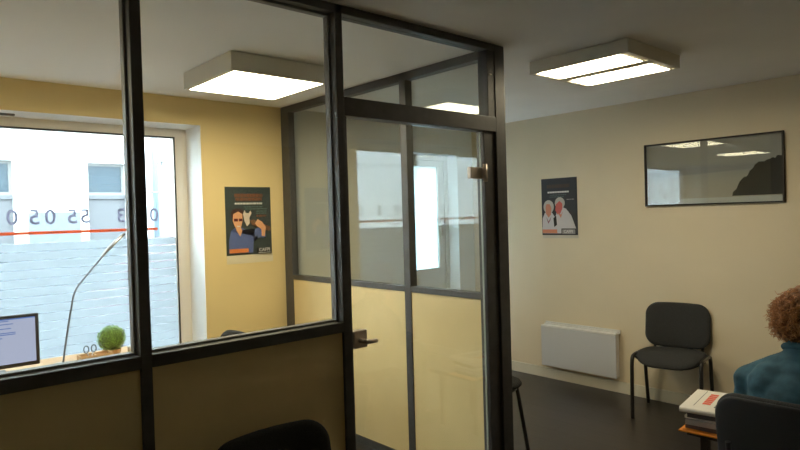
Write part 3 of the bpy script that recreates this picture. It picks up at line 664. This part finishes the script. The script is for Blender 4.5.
# hair: soft underlayer and many loose curls
b = bm_new(); random.seed(21)
ball(b, hd_(-.028, 0, .035), (.112, .100, .102), 4, 0, HR); ball(b, hd_(-.055, 0, -.025), (.082, .094, .078), 4, 0, HR)
hr = fused('hair', b, [MT['hair_d']], pe, .008, 3, lambda p: .012 * noise.noise(p * 28) + .006 * noise.noise(p * 60))
b = bm_new(); cnt = 0; cen = hd_(-.035, 0, .015)
while cnt < 1150:
    d = Vector([random.gauss(0, 1) for _ in range(3)]).normalized(); l = HR.transposed() @ d
    if l.x > .45 and l.z < .62: continue
    if l.z < -.72: continue
    rad = 1 / math.sqrt((l.x / .118) ** 2 + (l.y / .110) ** 2 + (l.z / .116) ** 2)
    p = cen + d * (rad - .012); s1 = d.orthogonal().normalized(); s1 = Matrix.Rotation(random.uniform(0, 6.28), 3, d) @ s1; s2 = d.cross(s1)
    ax_ = (d * random.uniform(.15, .8) + s1 * random.uniform(-.7, .7) + Vector((0, 0, -.65))).normalized()
    a1 = ax_.orthogonal().normalized(); a2 = ax_.cross(a1); turns = random.uniform(1.0, 2.4); L_ = random.uniform(.022, .048); rr = random.uniform(.005, .010); ph0 = random.uniform(0, 6)
    nn = int(turns * 7) + 2
    tube(b, [p + ax_ * L_ * k / nn + (a1 * math.cos(ph0 + turns * 2 * PI * k / nn) + a2 * math.sin(ph0 + turns * 2 * PI * k / nn)) * rr * (1 - .4 * k / nn) + d * .004 for k in range(nn + 1)], [.0021, .0008], 4, 0)
    cnt += 1
obj('curls', b, MT['hair'], hr)

# ------------------------------------------------------------------ street outside
b = bm_new(); box(b, -14, 30, YO + .001, 6.2, -.30, -.12); struct('pavement', b, MT['pavement'])
b = bm_new(); box(b, -14, 30, 6.2, 10.4, -.32, -.22); struct('road', b, MT['asphalt'])
b = bm_new(); box(b, -14, 30, 10.4, 12, -.30, -.12); struct('pavement_opposite', b, MT['pavement'])
bd = thing('building', 'pale stone townhouse across the street with grey shuttered windows', 'building', (0, 12, 0))
wins = [(1.20, 2.03, 1.0, 2.655), (3.185, 3.85, 1.0, 2.655), (5.3, 6.0, 1.0, 2.655), (7.6, 8.3, 1.0, 2.655), (9.9, 10.6, 1.0, 2.655), (-1.1, -.4, 1.0, 2.655), (12.2, 12.9, 1.0, 2.655)]
b = bm_new(); holed(b, 'x', -14, 30, -.3, 6.2, 0, .4, wins); obj('facade', b, MT['stone'], bd)
for a, c, z0, z1 in wins:
    w_ = bm_new(); holed(w_, 'x', a, c, 2.07, z1, .12, .17, [(a + .05, c - .05, 2.12, z1 - .05)]); f_ = obj('window', w_, MT['frame_w'], bd)
    p_ = bm_new(); box(p_, a + .05, c - .05, .14, .15, 2.12, z1 - .05); obj('pane', p_, MT['blueglass'], f_)
    k_ = bm_new(); box(k_, a, c, .10, .15, z0, 2.0, bev=.01); box(k_, a, c, .06, .16, 2.0, 2.07); obj('shutter_panel', k_, MT['stone_g'], bd)
b = bm_new(); box(b, 2.23, 3.04, -.025, .0, 1.19, 1.77); obj('infill_panel', b, MT['stone_l'], bd)
b = bm_new(); tube(b, [(4.37, -.07, -.1), (4.37, -.07, 6.1)], .055, 14)
for z in (.6, 2.1, 3.6, 5.1): box(b, 4.30, 4.44, -.13, 0, z, z + .04)
obj('drainpipe', b, MT['pipe'], bd)
b = bm_new(); tube(b, [(4.47, -.0, 2.69), (4.47, -.16, 2.69), (4.60, -.16, 2.70)], .012, 8); tube(b, [(4.47, -.15, 2.62), (4.47, -.15, 2.76)], .015, 8); obj('wall_hook', b, MT['stone_g'], bd)
b = bm_new()
for z in (2.85, 3.2): box(b, -14, 30, -.03, 0, z, z + .05)
obj('string_course', b, MT['stone'], bd)
b = bm_new(); box(b, -14, 30, -.05, 0, -.12, 1.19, bev=.01); obj('added_dark_base', b, mat('added_dark_base_render', (.02, .021, .024), .95), bd)  # dark base band added to the facade so the film's clear gaps look dark
car = thing('car', 'red car parked in the street, only its roof showing above the frosted film', 'car', (4.15, 8.0, -.22))
body_p = [(-1.95, .30), (-1.98, .62), (-1.90, .92), (-1.55, 1.02), (1.00, .98), (1.75, .84), (1.98, .62), (1.98, .30)]
b = bm_new(); vs = prism(b, [(x, -.82, z) for x, z in body_p], (0, 1.64, 0)); bmesh.ops.bevel(b, geom=b.edges[:], offset=.06, segments=3, affect='EDGES'); obj('bodywork', b, mat('red_car_paint', (.10, .02, .022), .7, coat=0), car, smooth=True)
cab = [(-1.72, 1.00), (-1.40, 1.40), (-1.0, 1.565), (-.1, 1.60), (.35, 1.50), (1.05, .97)]
b = bm_new(); vs = prism(b, [(x, -.80 + (.16 if z > 1.2 else 0), z) for x, z in cab], (0, .01, 0)); bm2 = b
for v in b.verts: pass
b.free(); b = bm_new()
La = [b.verts.new((x, -.80 + (.15 if z > 1.2 else 0), z)) for x, z in cab]; Lb = [b.verts.new((x, .80 - (.15 if z > 1.2 else 0), z)) for x, z in cab]; n = len(cab)
b.faces.new(La[::-1]); b.faces.new(Lb)
for i in range(n): b.faces.new((La[i], La[(i + 1) % n], Lb[(i + 1) % n], Lb[i]))
for f in b.faces:
    f.material_index = 0
bmesh.ops.bevel(b, geom=b.edges[:], offset=.04, segments=2, affect='EDGES'); obj('roof', b, bpy.data.materials['red_car_paint'], car, smooth=True)
for s in (-1, 1):
    b = bm_new(); prism(b, [(-1.25, s * .765, 1.08), (-1.05, s * .69, 1.44), (-.25, s * .69, 1.49), (.22, s * .69, 1.43), (.72, s * .765, 1.06)], (0, s * .012, 0)); obj('side_window', b, MT['blueglass'], car)
for x in (-1.25, 1.28):
    for s in (-1, 1):
        b = bm_new(); tube(b, [(x, s * .68, .31), (x, s * .86, .31)], .31, 28); tube(b, [(x, s * .86, .31), (x, s * .875, .31)], .19, 20); obj('wheel', b, MT['gasket'], car)
